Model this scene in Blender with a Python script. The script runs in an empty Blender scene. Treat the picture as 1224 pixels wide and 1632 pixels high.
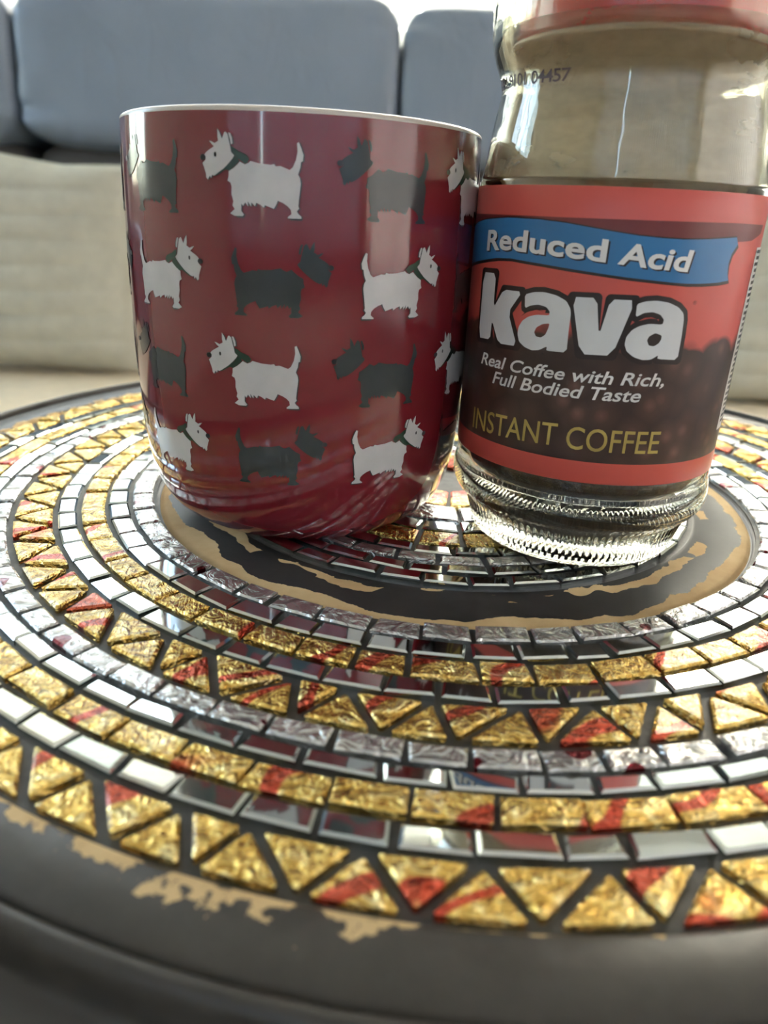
import bpy, bmesh, math, random
from mathutils import Vector, Matrix

random.seed(7)
PI = math.pi
S = 0.09            # the camera sits this far above the table top; measured sizes are multiples of it
T = 0.56            # table top height above the floor
scene = bpy.context.scene
col = scene.collection

# ------------------------------------------------------------------ camera
FPX, PITCH, ROLL = 1162.1, 0.3898, 0.0470
fw = Vector((0, math.cos(PITCH), -math.sin(PITCH)))
r0 = Vector((1, 0, 0)); u0 = r0.cross(fw)
cr = math.cos(ROLL) * r0 + math.sin(ROLL) * u0
cu = -math.sin(ROLL) * r0 + math.cos(ROLL) * u0
CAM = Vector((0, 0, T + S))
cd = bpy.data.cameras.new('camera'); cam = bpy.data.objects.new('camera', cd); col.objects.link(cam)
m = Matrix((cr, cu, -fw)).transposed().to_4x4(); m.translation = CAM
cam.matrix_world = m
cd.sensor_fit = 'VERTICAL'; cd.sensor_height = 36.0; cd.lens = FPX / 1632 * 36.0
cd.clip_start = 0.005; cd.clip_end = 60
cd.dof.use_dof = True; cd.dof.focus_distance = 0.20; cd.dof.aperture_fstop = 13.0
scene.camera = cam

# ------------------------------------------------------------------ sky, daylight, exposure
w = bpy.data.worlds.new('world'); scene.world = w; w.use_nodes = True
nt = w.node_tree; nt.nodes.clear()
sky = nt.nodes.new('ShaderNodeTexSky'); sky.sky_type = 'NISHITA'; sky.sun_disc = False
sky.sun_elevation = math.radians(48); sky.sun_rotation = math.radians(38); sky.air_density = 1.0; sky.dust_density = 5.0; sky.ozone_density = 0.4
bgn = nt.nodes.new('ShaderNodeBackground'); bgn.inputs['Strength'].default_value = 0.60
on = nt.nodes.new('ShaderNodeOutputWorld')
tint = nt.nodes.new('ShaderNodeMix'); tint.data_type = 'RGBA'; tint.blend_type = 'MULTIPLY'; tint.inputs[0].default_value = 1.0
tint.inputs[7].default_value = (0.97, 1.0, 0.88, 1)
nt.links.new(sky.outputs[0], tint.inputs[6]); nt.links.new(tint.outputs[2], bgn.inputs[0]); nt.links.new(bgn.outputs[0], on.inputs[0])
def portal(name, loc, rot, sx, sy):          # marks a window opening for light sampling only
    l = bpy.data.lights.new(name, 'AREA'); l.shape = 'RECTANGLE'; l.size = sx; l.size_y = sy
    l.cycles.is_portal = True
    o = bpy.data.objects.new(name, l); col.objects.link(o); o.location = loc; o.rotation_euler = rot
XL, XR, YF, YB, ZC = -2.3, 2.3, -2.4, 2.06, 2.7
portal('portal_back', (0, YB + 0.10, 1.83), (-PI / 2, 0, 0), 3.8, 1.66)
portal('portal_left', (XL - 0.10, 1.30, 1.45), (0, -PI / 2, 0), 1.5, 1.1)
portal('portal_front', (0, YF - 0.10, 1.50), (PI / 2, 0, 0), 4.3, 1.9)
portal('portal_right', (XR + 0.10, -0.55, 1.32), (0, PI / 2, 0), 2.15, 2.9)
vs = scene.view_settings
vs.view_transform = 'Standard'; vs.look = 'None'; vs.gamma = 1.0; vs.use_curve_mapping = False
vs.exposure = 2.95
scene.cycles.use_denoising = True
scene.cycles.max_bounces = 14; scene.cycles.transmission_bounces = 12; scene.cycles.transparent_max_bounces = 16
scene.cycles.diffuse_bounces = 4; scene.cycles.glossy_bounces = 5
scene.cycles.sample_clamp_indirect = 6.0; scene.cycles.blur_glossy = 0.3

# ------------------------------------------------------------------ helpers
def link(name, me, mat=None, parent=None):
    o = bpy.data.objects.new(name, me); col.objects.link(o)
    if mat is not None and me is not None and not me.materials: me.materials.append(mat)
    if parent is not None: o.parent = parent
    return o
def mesh(name, verts, faces, mat=None, smooth=False):
    me = bpy.data.meshes.new(name); me.from_pydata([tuple(v) for v in verts], [], faces); me.update()
    if smooth: me.polygons.foreach_set('use_smooth', [True] * len(me.polygons))
    if mat: me.materials.append(mat)
    return me
def from_bm(name, bm, mat=None, smooth=False):
    me = bpy.data.meshes.new(name); bm.to_mesh(me); bm.free()
    if smooth: me.polygons.foreach_set('use_smooth', [True] * len(me.polygons))
    if mat: me.materials.append(mat)
    return me
def thing(name, label, cat, loc=(0, 0, 0), rz=0, group=None):
    o = bpy.data.objects.new(name, None); col.objects.link(o); o.empty_display_size = 0.02
    o.location = loc; o.rotation_euler = (0, 0, rz); o['label'] = label; o['category'] = cat
    if group: o['group'] = group
    return o
def tag(o, label, cat, group=None):
    o['label'] = label; o['category'] = cat
    if group: o['group'] = group
    return o
def struct(o): o['kind'] = 'structure'; return o
def box_bm(bm, x0, x1, y0, y1, z0, z1):
    v = [bm.verts.new((x, y, z)) for x in (x0, x1) for y in (y0, y1) for z in (z0, z1)]
    for f in ((0, 1, 3, 2), (4, 6, 7, 5), (0, 4, 5, 1), (2, 3, 7, 6), (0, 2, 6, 4), (1, 5, 7, 3)):
        bm.faces.new([v[i] for i in f])
def box(name, b, mat, parent=None, bevel=0.0):
    bm = bmesh.new(); box_bm(bm, *b); bmesh.ops.recalc_face_normals(bm, faces=bm.faces)
    if bevel: bmesh.ops.bevel(bm, geom=bm.edges[:], offset=bevel, segments=3, affect='EDGES', profile=0.5)
    return link(name, from_bm(name, bm, mat, bool(bevel)), mat, parent)
def lathe(prof, segs=128, closed=False, rfun=None):
    """prof: list of (r, z). A point with r=0 becomes a pole."""
    verts, faces, rows = [], [], []
    for i, (r, z) in enumerate(prof):
        if r < 1e-9:
            rows.append([len(verts)]); verts.append((0, 0, z))
        else:
            row = []
            for k in range(segs):
                a = 2 * PI * k / segs
                rr = rfun(r, z, a, i) if rfun else r
                row.append(len(verts)); verts.append((rr * math.sin(a), -rr * math.cos(a), z))
            rows.append(row)
    n = len(rows)
    for i in range(n if closed else n - 1):
        A, B = rows[i], rows[(i + 1) % n]
        if len(A) == 1 and len(B) == 1: continue
        for k in range(segs):
            k2 = (k + 1) % segs
            if len(A) == 1: faces.append((A[0], B[k2], B[k]))
            elif len(B) == 1: faces.append((A[k], A[k2], B[0]))
            else: faces.append((A[k], A[k2], B[k2], B[k]))
    return verts, faces
def smooth_prof(p, n=4):
    """Catmull-Rom through profile points, endpoints kept."""
    out = []
    for i in range(len(p) - 1):
        a, b, c, d = p[max(i - 1, 0)], p[i], p[i + 1], p[min(i + 2, len(p) - 1)]
        for k in range(n):
            t = k / n
            q = [0.5 * (2 * b[j] + (c[j] - a[j]) * t + (2 * a[j] - 5 * b[j] + 4 * c[j] - d[j]) * t * t + (3 * b[j] - a[j] - 3 * c[j] + d[j]) * t ** 3) for j in (0, 1)]
            out.append((max(q[0], 0.0), q[1]))
    out.append(p[-1])
    return out
def sc(p): return [(r * S, z * S) for r, z in p]
def superbox(w, d, h, e1=0.35, e2=0.35, nu=64, nv=32, fn=None):
    """Rounded cushion shape centred on the origin."""
    def c(a, e): v = math.cos(a); return math.copysign(abs(v) ** e, v)
    def s(a, e): v = math.sin(a); return math.copysign(abs(v) ** e, v)
    verts, faces = [], []
    for j in range(nv + 1):
        v = -PI / 2 + PI * j / nv
        for i in range(nu):
            u = 2 * PI * i / nu
            p = Vector((w / 2 * c(v, e1) * c(u, e2), d / 2 * s(v, e1) if False else d / 2 * c(v, e1) * s(u, e2), h / 2 * s(v, e1)))
            if fn: p = fn(p)
            verts.append(p)
    for j in range(nv):
        for i in range(nu):
            faces.append((j * nu + i, j * nu + (i + 1) % nu, (j + 1) * nu + (i + 1) % nu, (j + 1) * nu + i))
    return verts, faces

# ------------------------------------------------------------------ materials
def mat(name):
    mm = bpy.data.materials.new(name); mm.use_nodes = True
    t = mm.node_tree; b = t.nodes['Principled BSDF']
    return mm, t, b
def node(t, kind, **kw):
    n = t.nodes.new(kind)
    for k, v in kw.items():
        if k.startswith('i_'):
            key = k[2:]; n.inputs[int(key) if key.isdigit() else key.replace('_', ' ')].default_value = v
        else: setattr(n, k, v)
    return n
def ramp(t, stops, interp='LINEAR'):
    n = t.nodes.new('ShaderNodeValToRGB'); n.color_ramp.interpolation = interp
    e = n.color_ramp.elements
    while len(e) < len(stops): e.new(0.5)
    for q, (pos, c) in zip(e, stops): q.position = pos; q.color = (*c, 1) if len(c) == 3 else c
    return n
def math_n(t, op, a, b=None, c=None, clamp=False):
    n = t.nodes.new('ShaderNodeMath'); n.operation = op; n.use_clamp = clamp
    for i, v in enumerate((a, b, c)):
        if v is None: continue
        if isinstance(v, (int, float)): n.inputs[i].default_value = v
        else: t.links.new(v, n.inputs[i])
    return n.outputs[0]
def mixc(t, f, a, b):
    n = t.nodes.new('ShaderNodeMix'); n.data_type = 'RGBA'
    for i, v in ((0, f), (6, a), (7, b)):
        if isinstance(v, (int, float)): n.inputs[i].default_value = v
        elif isinstance(v, tuple): n.inputs[i].default_value = (*v, 1)
        else: t.links.new(v, n.inputs[i])
    return n.outputs[2]
def bump(t, b, height, strength, dist):
    n = t.nodes.new('ShaderNodeBump'); n.inputs['Strength'].default_value = strength; n.inputs['Distance'].default_value = dist
    t.links.new(height, n.inputs['Height']); t.links.new(n.outputs[0], b.inputs['Normal']); return n
def plain(name, c, rough=0.5, metal=0.0, coat=0.0, var=0.0, scale=60.0, bmp=0.0):
    mm, t, b = mat(name)
    b.inputs['Base Color'].default_value = (*c, 1); b.inputs['Roughness'].default_value = rough; b.inputs['Metallic'].default_value = metal
    b.inputs['Coat Weight'].default_value = coat; b.inputs['Coat Roughness'].default_value = 0.05
    tc = node(t, 'ShaderNodeTexCoord'); n = node(t, 'ShaderNodeTexNoise', i_Scale=scale, i_Detail=4.0)
    t.links.new(tc.outputs['Object'], n.inputs['Vector'])
    if var:
        lo = tuple(max(0, x * (1 - var)) for x in c); hi = tuple(min(1, x * (1 + var)) for x in c)
        rr = ramp(t, [(0.3, lo), (0.7, hi)]); t.links.new(n.outputs[0], rr.inputs[0]); t.links.new(rr.outputs[0], b.inputs['Base Color'])
    if bmp: bump(t, b, n.outputs[0], 0.4, bmp)
    return mm

M = {}
M['wall'] = plain('wall_paint', (0.72, 0.69, 0.62), 0.8, var=0.04, scale=6)
M['ceiling'] = plain('ceiling_paint', (0.80, 0.79, 0.76), 0.85, var=0.03, scale=6)
M['floor'] = plain('floor_carpet', (0.34, 0.29, 0.23), 0.95, var=0.25, scale=350, bmp=0.004)
M['frame'] = plain('window_frame_paint', (0.80, 0.79, 0.76), 0.45, var=0.03, scale=8)
M['iron'] = plain('dark_iron', (0.02, 0.018, 0.016), 0.45, metal=0.6, var=0.3, scale=80)

def glass_pane():
    mm, t, b = mat('window_glass'); t.nodes.remove(b)
    tr = node(t, 'ShaderNodeBsdfTransparent'); gl = node(t, 'ShaderNodeBsdfGlossy', i_Roughness=0.0)
    f = node(t, 'ShaderNodeFresnel', i_IOR=1.45); mx = node(t, 'ShaderNodeMixShader')
    t.links.new(f.outputs[0], mx.inputs[0]); t.links.new(tr.outputs[0], mx.inputs[1]); t.links.new(gl.outputs[0], mx.inputs[2])
    t.links.new(mx.outputs[0], t.nodes['Material Output'].inputs[0]); return mm
M['pane'] = glass_pane()
def cloth_translucent(name, c, tr_c, fac):
    mm, t, b = mat(name); b.inputs['Base Color'].default_value = (*c, 1); b.inputs['Roughness'].default_value = 0.85
    tl = node(t, 'ShaderNodeBsdfTranslucent'); tl.inputs[0].default_value = (*tr_c, 1)
    mx = node(t, 'ShaderNodeMixShader', i_0=fac)
    t.links.new(b.outputs[0], mx.inputs[1]); t.links.new(tl.outputs[0], mx.inputs[2])
    t.links.new(mx.outputs[0], t.nodes['Material Output'].inputs[0]); return mm
M['fill_curtain'] = cloth_translucent('lavender_curtain', (0.73, 0.715, 0.74), (0.86, 0.84, 0.865), 0.72)
M['slat'] = cloth_translucent('blind_slat', (0.80, 0.81, 0.78), (0.74, 0.76, 0.74), 0.42)

def leather():
    mm, t, b = mat('sofa_leather')
    tc = node(t, 'ShaderNodeTexCoord')
    n1 = node(t, 'ShaderNodeTexNoise', i_Scale=5.0, i_Detail=3.0); t.links.new(tc.outputs['Object'], n1.inputs['Vector'])
    r = ramp(t, [(0.3, (0.180, 0.220, 0.272)), (0.7, (0.215, 0.255, 0.310))]); t.links.new(n1.outputs[0], r.inputs[0])
    t.links.new(r.outputs[0], b.inputs['Base Color'])
    b.inputs['Roughness'].default_value = 0.42; b.inputs['Specular IOR Level'].default_value = 0.6
    mp = node(t, 'ShaderNodeMapping'); mp.inputs['Scale'].default_value = (9, 9, 5)
    n2 = node(t, 'ShaderNodeTexNoise', i_Scale=1.6, i_Detail=4.0, i_Distortion=1.2)
    t.links.new(tc.outputs['Object'], mp.inputs[0]); t.links.new(mp.outputs[0], n2.inputs['Vector'])
    bump(t, b, n2.outputs[0], 0.5, 0.012); return mm
M['leather'] = leather()
M['leather_low'] = plain('sofa_lower_back', (0.060, 0.055, 0.052), 0.6, var=0.15, scale=8)

def fabric(name, c, fine=900.0):
    mm, t, b = mat(name)
    tc = node(t, 'ShaderNodeTexCoord')
    wv = node(t, 'ShaderNodeTexWave', i_Scale=fine, i_Distortion=2.0, i_Detail=2.0); wv.bands_direction = 'X'
    wz = node(t, 'ShaderNodeTexWave', i_Scale=fine, i_Distortion=2.0, i_Detail=2.0); wz.bands_direction = 'Z'
    n = node(t, 'ShaderNodeTexNoise', i_Scale=40.0, i_Detail=5.0)
    for q in (wv, wz, n): t.links.new(tc.outputs['Object'], q.inputs['Vector'])
    r = ramp(t, [(0.3, tuple(x * 0.86 for x in c)), (0.7, c)]); t.links.new(n.outputs[0], r.inputs[0]); t.links.new(r.outputs[0], b.inputs['Base Color'])
    b.inputs['Roughness'].default_value = 0.95; b.inputs['Specular IOR Level'].default_value = 0.15
    s = math_n(t, 'ADD', wv.outputs['Fac'], wz.outputs['Fac']); bump(t, b, s, 0.3, 0.0006); return mm
M['pillow'] = fabric('cream_pillow_cloth', (0.56, 0.54, 0.44))
M['throw'] = fabric('beige_throw_cloth', (0.92, 0.78, 0.56), 420.0)

# --- table
def radial(t):
    tc = node(t, 'ShaderNodeTexCoord'); sp = node(t, 'ShaderNodeSeparateXYZ'); t.links.new(tc.outputs['Object'], sp.inputs[0])
    x2 = math_n(t, 'MULTIPLY', sp.outputs[0], sp.outputs[0]); y2 = math_n(t, 'MULTIPLY', sp.outputs[1], sp.outputs[1])
    return tc, math_n(t, 'DIVIDE', math_n(t, 'SQRT', math_n(t, 'ADD', x2, y2)), S)
WOOD = ((0.50, 0.33, 0.15), (0.64, 0.47, 0.24))
def border_mat():
    mm, t, b = mat('black_border_paint'); tc, r = radial(t)
    n = node(t, 'ShaderNodeTexNoise', i_Scale=120.0, i_Detail=6.0, i_Roughness=0.65); t.links.new(tc.outputs['Object'], n.inputs['Vector'])
    big = node(t, 'ShaderNodeTexNoise', i_Scale=11.0, i_Detail=2.0); t.links.new(tc.outputs['Object'], big.inputs['Vector'])
    d = math_n(t, 'SUBTRACT', r, 2.052)                                # distance from the mosaic
    lim = math_n(t, 'MULTIPLY', math_n(t, 'SUBTRACT', n.outputs[0], 0.45), math_n(t, 'MULTIPLY', math_n(t, 'SUBTRACT', big.outputs[0], 0.43), 2.0))
    chip = math_n(t, 'GREATER_THAN', lim, d)
    spots = math_n(t, 'GREATER_THAN', n.outputs[0], 0.74)
    paint = ramp(t, [(0.35, (0.032, 0.028, 0.022)), (0.7, (0.046, 0.041, 0.033))]); t.links.new(n.outputs[0], paint.inputs[0])
    wood = ramp(t, [(0.35, WOOD[0]), (0.7, WOOD[1])]); t.links.new(n.outputs[0], wood.inputs[0])
    c1 = mixc(t, math_n(t, 'MULTIPLY', spots, 0.5), paint.outputs[0], (0.20, 0.17, 0.13))
    t.links.new(mixc(t, chip, c1, wood.outputs[0]), b.inputs['Base Color'])
    t.links.new(math_n(t, 'ADD', math_n(t, 'MULTIPLY', chip, 0.45), 0.42), b.inputs['Roughness'])
    bump(t, b, math_n(t, 'SUBTRACT', n.outputs[0], math_n(t, 'MULTIPLY', chip, 0.8)), 0.35, 0.0006); return mm
M['border'] = border_mat()
M['rim'] = plain('dark_rim_paint', (0.036, 0.032, 0.026), 0.40, var=0.15, scale=60, bmp=0.0003)
def channel_mat():
    mm, t, b = mat('flaked_channel_paint'); tc, r = radial(t)
    n = node(t, 'ShaderNodeTexNoise', i_Scale=62.0, i_Detail=6.0, i_Roughness=0.6); t.links.new(tc.outputs['Object'], n.inputs['Vector'])
    big = node(t, 'ShaderNodeTexNoise', i_Scale=30.0, i_Detail=2.0); t.links.new(tc.outputs['Object'], big.inputs['Vector'])
    jit = math_n(t, 'MULTIPLY', math_n(t, 'SUBTRACT', big.outputs[0], 0.5), 0.16)
    jit2 = math_n(t, 'MULTIPLY', math_n(t, 'SUBTRACT', n.outputs[0], 0.5), 0.10)
    edge = math_n(t, 'ADD', math_n(t, 'ADD', r, jit), jit2)
    outer = math_n(t, 'GREATER_THAN', edge, 1.088)
    a = math_n(t, 'ABSOLUTE', math_n(t, 'SUBTRACT', math_n(t, 'ADD', r, jit2), 0.978))
    inner = math_n(t, 'MULTIPLY', math_n(t, 'LESS_THAN', a, 0.018), math_n(t, 'GREATER_THAN', big.outputs[0], 0.47))
    chip = math_n(t, 'MAXIMUM', outer, inner)
    isl = math_n(t, 'GREATER_THAN', n.outputs[0], 0.70); chip = math_n(t, 'MAXIMUM', chip, isl)
    groove = math_n(t, 'GREATER_THAN', r, 1.145); chip = math_n(t, 'MULTIPLY', chip, math_n(t, 'SUBTRACT', 1.0, groove))
    paint = ramp(t, [(0.35, (0.018, 0.017, 0.015)), (0.7, (0.032, 0.030, 0.027))]); t.links.new(n.outputs[0], paint.inputs[0])
    wood = ramp(t, [(0.35, WOOD[0]), (0.68, WOOD[1])]); t.links.new(n.outputs[0], wood.inputs[0])
    t.links.new(mixc(t, chip, paint.outputs[0], wood.outputs[0]), b.inputs['Base Color'])
    t.links.new(math_n(t, 'ADD', math_n(t, 'MULTIPLY', chip, 0.4), 0.46), b.inputs['Roughness'])
    bump(t, b, math_n(t, 'SUBTRACT', math_n(t, 'MULTIPLY', n.outputs[0], 0.5), chip), 0.5, 0.0007); return mm
M['channel'] = channel_mat()
M['grout'] = plain('dark_grout', (0.040, 0.040, 0.036), 0.55, var=0.35, scale=260, bmp=0.0006)

def tile_coords(t, amp=1.0):
    tc = node(t, 'ShaderNodeTexCoord'); oi = node(t, 'ShaderNodeObjectInfo')
    wn = node(t, 'ShaderNodeTexWhiteNoise'); wn.noise_dimensions = '1D'; t.links.new(oi.outputs['Random'], wn.inputs['W'])
    sc_ = node(t, 'ShaderNodeVectorMath', operation='SCALE'); sc_.inputs['Scale'].default_value = amp; t.links.new(wn.outputs['Color'], sc_.inputs[0])
    ad = node(t, 'ShaderNodeVectorMath', operation='ADD'); t.links.new(tc.outputs['Object'], ad.inputs[0]); t.links.new(sc_.outputs[0], ad.inputs[1])
    return ad.outputs[0], oi.outputs['Random']
def gold_mat():
    mm, t, b = mat('gold_foil_glass'); v, rnd = tile_coords(t)
    n = node(t, 'ShaderNodeTexNoise', i_Scale=210.0, i_Detail=3.0, i_Roughness=0.55, i_Distortion=1.6); t.links.new(v, n.inputs['Vector'])
    mp = node(t, 'ShaderNodeMapping'); mp.inputs['Scale'].default_value = (1.0, 0.30, 1.0); mp.inputs['Rotation'].default_value = (0, 0, 0.5)
    t.links.new(v, mp.inputs[0])
    wv = node(t, 'ShaderNodeTexNoise', i_Scale=420.0, i_Detail=2.0, i_Distortion=2.2); t.links.new(mp.outputs[0], wv.inputs['Vector'])
    rough_n = node(t, 'ShaderNodeTexNoise', i_Scale=90.0, i_Detail=2.0); t.links.new(v, rough_n.inputs['Vector'])
    g = ramp(t, [(0.30, (0.44, 0.235, 0.040)), (0.50, (0.79, 0.53, 0.14)), (0.68, (0.95, 0.77, 0.36))]); t.links.new(n.outputs[0], g.inputs[0])
    mp2 = node(t, 'ShaderNodeMapping'); mp2.inputs['Rotation'].default_value = (0, 0, 0.9); t.links.new(v, mp2.inputs[0])
    red = node(t, 'ShaderNodeTexWave', i_Scale=13.0, i_Distortion=9.0, i_Detail=2.0, i_Detail_Scale=1.4); t.links.new(mp2.outputs[0], red.inputs['Vector'])
    rm = ramp(t, [(0.945, (0, 0, 0)), (0.970, (1, 1, 1))]); t.links.new(red.outputs['Fac'], rm.inputs[0])
    big = node(t, 'ShaderNodeTexNoise', i_Scale=38.0, i_Detail=1.0); t.links.new(v, big.inputs['Vector'])
    bm_ = ramp(t, [(0.69, (0, 0, 0)), (0.72, (1, 1, 1))]); t.links.new(big.outputs[0], bm_.inputs[0])
    has = math_n(t, 'GREATER_THAN', math_n(t, 'FRACT', math_n(t, 'MULTIPLY', rnd, 37.0)), 0.42)
    fac = math_n(t, 'MAXIMUM', math_n(t, 'MULTIPLY', math_n(t, 'MULTIPLY', rm.outputs[0], has), 0.9), math_n(t, 'MULTIPLY', bm_.outputs[0], 0.85))
    t.links.new(mixc(t, fac, g.outputs[0], (0.50, 0.035, 0.03)), b.inputs['Base Color'])
    b.inputs['Metallic'].default_value = 0.95; b.inputs['Roughness'].default_value = 0.20
    b.inputs['Coat Weight'].default_value = 0.35; b.inputs['Coat Roughness'].default_value = 0.04
    h = math_n(t, 'ADD', n.outputs[0], math_n(t, 'MULTIPLY', wv.outputs[0], 0.45)); bump(t, b, h, 0.8, 0.0022); return mm
M['gold'] = gold_mat()
def mirror_mat():
    mm, t, b = mat('mirror_glass'); v, rnd = tile_coords(t)
    n = node(t, 'ShaderNodeTexNoise', i_Scale=55.0, i_Detail=1.0); t.links.new(v, n.inputs['Vector'])
    c = ramp(t, [(0.0, (0.62, 0.70, 0.71)), (1.0, (0.76, 0.78, 0.74))]); t.links.new(rnd, c.inputs[0]); t.links.new(c.outputs[0], b.inputs['Base Color'])
    b.inputs['Metallic'].default_value = 1.0; b.inputs['Roughness'].default_value = 0.05
    bump(t, b, n.outputs[0], 0.25, 0.0008); return mm
M['mirror'] = mirror_mat()
def white_mat():
    mm, t, b = mat('silver_white_glass'); v, rnd = tile_coords(t)
    n = node(t, 'ShaderNodeTexNoise', i_Scale=160.0, i_Detail=3.0, i_Distortion=2.0); t.links.new(v, n.inputs['Vector'])
    vo = node(t, 'ShaderNodeTexVoronoi', i_Scale=110.0); vo.feature = 'F1'; vo.voronoi_dimensions = '2D'; t.links.new(v, vo.inputs['Vector'])
    sp = node(t, 'ShaderNodeSeparateColor'); t.links.new(vo.outputs['Color'], sp.inputs[0])
    rad = math_n(t, 'MULTIPLY', math_n(t, 'SUBTRACT', sp.outputs[0], 0.66), 0.95)
    dist = math_n(t, 'ADD', vo.outputs['Distance'], math_n(t, 'MULTIPLY', math_n(t, 'SUBTRACT', n.outputs[0], 0.5), 0.12))
    dot = math_n(t, 'LESS_THAN', dist, rad)
    g = ramp(t, [(0.35, (0.44, 0.44, 0.43)), (0.62, (0.74, 0.75, 0.73))]); t.links.new(n.outputs[0], g.inputs[0])
    t.links.new(mixc(t, dot, g.outputs[0], (0.16, 0.006, 0.012)), b.inputs['Base Color'])
    b.inputs['Metallic'].default_value = 0.85; b.inputs['Roughness'].default_value = 0.20
    b.inputs['Coat Weight'].default_value = 0.6; b.inputs['Coat Roughness'].default_value = 0.03
    bump(t, b, n.outputs[0], 0.8, 0.0020); return mm
M['white'] = white_mat()

# --- mug and jar
M['glaze'] = plain('red_glaze', (0.165, 0.013, 0.019), 0.10, coat=0.5, var=0.06, scale=30)
M['mug_inside'] = plain('cream_glaze', (0.52, 0.46, 0.39), 0.25, var=0.04, scale=30)
M['dog_white'] = plain('dog_print_white', (0.50, 0.48, 0.46), 0.18, var=0.05, scale=200)
M['dog_dark'] = plain('dog_print_charcoal', (0.036, 0.042, 0.043), 0.16, var=0.1, scale=120)
M['ink'] = plain('dark_ink', (0.012, 0.011, 0.012), 0.3, var=0.1, scale=100)
M['collar'] = plain('collar_ink', (0.020, 0.045, 0.028), 0.25, var=0.15, scale=150)
M['brown_ink'] = plain('dark_brown_ink', (0.020, 0.010, 0.008), 0.35, var=0.1, scale=100)
M['blue'] = plain('banner_blue', (0.030, 0.165, 0.36), 0.32, var=0.10, scale=35)
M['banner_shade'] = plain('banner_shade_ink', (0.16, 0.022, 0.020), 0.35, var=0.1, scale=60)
M['print_white'] = plain('print_white', (0.72, 0.70, 0.66), 0.35, var=0.04, scale=120)
M['silver_ink'] = plain('logo_silver', (0.62, 0.62, 0.61), 0.32, var=0.07, scale=70)
M['gold_ink'] = plain('gold_ink', (0.42, 0.31, 0.075), 0.40, var=0.12, scale=200)
M['code_ink'] = plain('code_ink', (0.05, 0.025, 0.03), 0.6, var=0.2, scale=300)
M['cap'] = plain('red_plastic', (0.62, 0.020, 0.030), 0.30, coat=0.3, var=0.05, scale=60)
M['liner'] = plain('cream_liner', (0.55, 0.44, 0.34), 0.6, var=0.08, scale=60)
M['foil'] = plain('torn_white_foil', (0.85, 0.82, 0.78), 0.3, var=0.05, scale=60)
M['coffee'] = plain('coffee_granules', (0.035, 0.016, 0.008), 0.85, var=0.5, scale=500, bmp=0.002)
def jar_glass():
    mm, t, b = mat('clear_glass')
    b.inputs['Base Color'].default_value = (0.91, 0.91, 0.78, 1); b.inputs['Transmission Weight'].default_value = 1.0
    b.inputs['Roughness'].default_value = 0.02; b.inputs['IOR'].default_value = 1.47
    tc = node(t, 'ShaderNodeTexCoord'); n = node(t, 'ShaderNodeTexNoise', i_Scale=55.0, i_Detail=2.0); t.links.new(tc.outputs['Object'], n.inputs['Vector'])
    bump(t, b, n.outputs[0], 0.25, 0.0012); return mm
M['glass'] = jar_glass()
def film():
    mm, t, b = mat('coffee_dust_film')
    tc = node(t, 'ShaderNodeTexCoord'); mp = node(t, 'ShaderNodeMapping'); mp.inputs['Scale'].default_value = (1, 1, 2.2)
    n = node(t, 'ShaderNodeTexNoise', i_Scale=38.0, i_Detail=6.0, i_Roughness=0.6); t.links.new(tc.outputs['Object'], mp.inputs[0]); t.links.new(mp.outputs[0], n.inputs['Vector'])
    b.inputs['Base Color'].default_value = (0.47, 0.37, 0.275, 1); b.inputs['Roughness'].default_value = 0.9
    tl = node(t, 'ShaderNodeBsdfTranslucent'); tl.inputs[0].default_value = (0.68, 0.54, 0.41, 1)
    mx = node(t, 'ShaderNodeMixShader', i_0=0.6); t.links.new(b.outputs[0], mx.inputs[1]); t.links.new(tl.outputs[0], mx.inputs[2])
    tr = node(t, 'ShaderNodeBsdfTransparent'); m2 = node(t, 'ShaderNodeMixShader')
    r = ramp(t, [(0.35, (0.30, 0.30, 0.30)), (0.65, (0.74, 0.74, 0.74))]); t.links.new(n.outputs[0], r.inputs[0]); t.links.new(r.outputs[0], m2.inputs[0])
    t.links.new(tr.outputs[0], m2.inputs[1]); t.links.new(mx.outputs[0], m2.inputs[2]); t.links.new(m2.outputs[0], t.nodes['Material Output'].inputs[0]); return mm
M['film'] = film()
def label_mat():
    mm, t, b = mat('printed_label'); tc = node(t, 'ShaderNodeTexCoord'); sp = node(t, 'ShaderNodeSeparateXYZ'); t.links.new(tc.outputs['Object'], sp.inputs[0])
    z = math_n(t, 'DIVIDE', sp.outputs[2], S)
    vo = node(t, 'ShaderNodeTexVoronoi', i_Scale=150.0, i_Randomness=1.0); t.links.new(tc.outputs['Object'], vo.inputs['Vector'])
    n = node(t, 'ShaderNodeTexNoise', i_Scale=95.0, i_Detail=3.0); t.links.new(tc.outputs['Object'], n.inputs['Vector'])
    beans = ramp(t, [(0.0, (0.240, 0.110, 0.078)), (0.30, (0.080, 0.038, 0.027)), (0.75, (0.036, 0.017, 0.013))]); t.links.new(vo.outputs['Distance'], beans.inputs[0])
    bl = mixc(t, math_n(t, 'MULTIPLY', n.outputs[0], 0.8), beans.outputs[0], (0.042, 0.021, 0.016))
    red = ramp(t, [(0.0, (0.53, 0.080, 0.060)), (1.0, (0.61, 0.096, 0.072))]); t.links.new(n.outputs[0], red.inputs[0])
    edge = math_n(t, 'ADD', z, math_n(t, 'MULTIPLY', math_n(t, 'SUBTRACT', vo.outputs['Distance'], 0.4), 0.07))
    f = math_n(t, 'DIVIDE', math_n(t, 'SUBTRACT', 0.735, edge), 0.025, clamp=True)
    low = math_n(t, 'GREATER_THAN', z, 0.370)
    t.links.new(mixc(t, math_n(t, 'MULTIPLY', f, low), red.outputs[0], bl), b.inputs['Base Color'])
    b.inputs['Roughness'].default_value = 0.34; return mm
M['label'] = label_mat()

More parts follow.
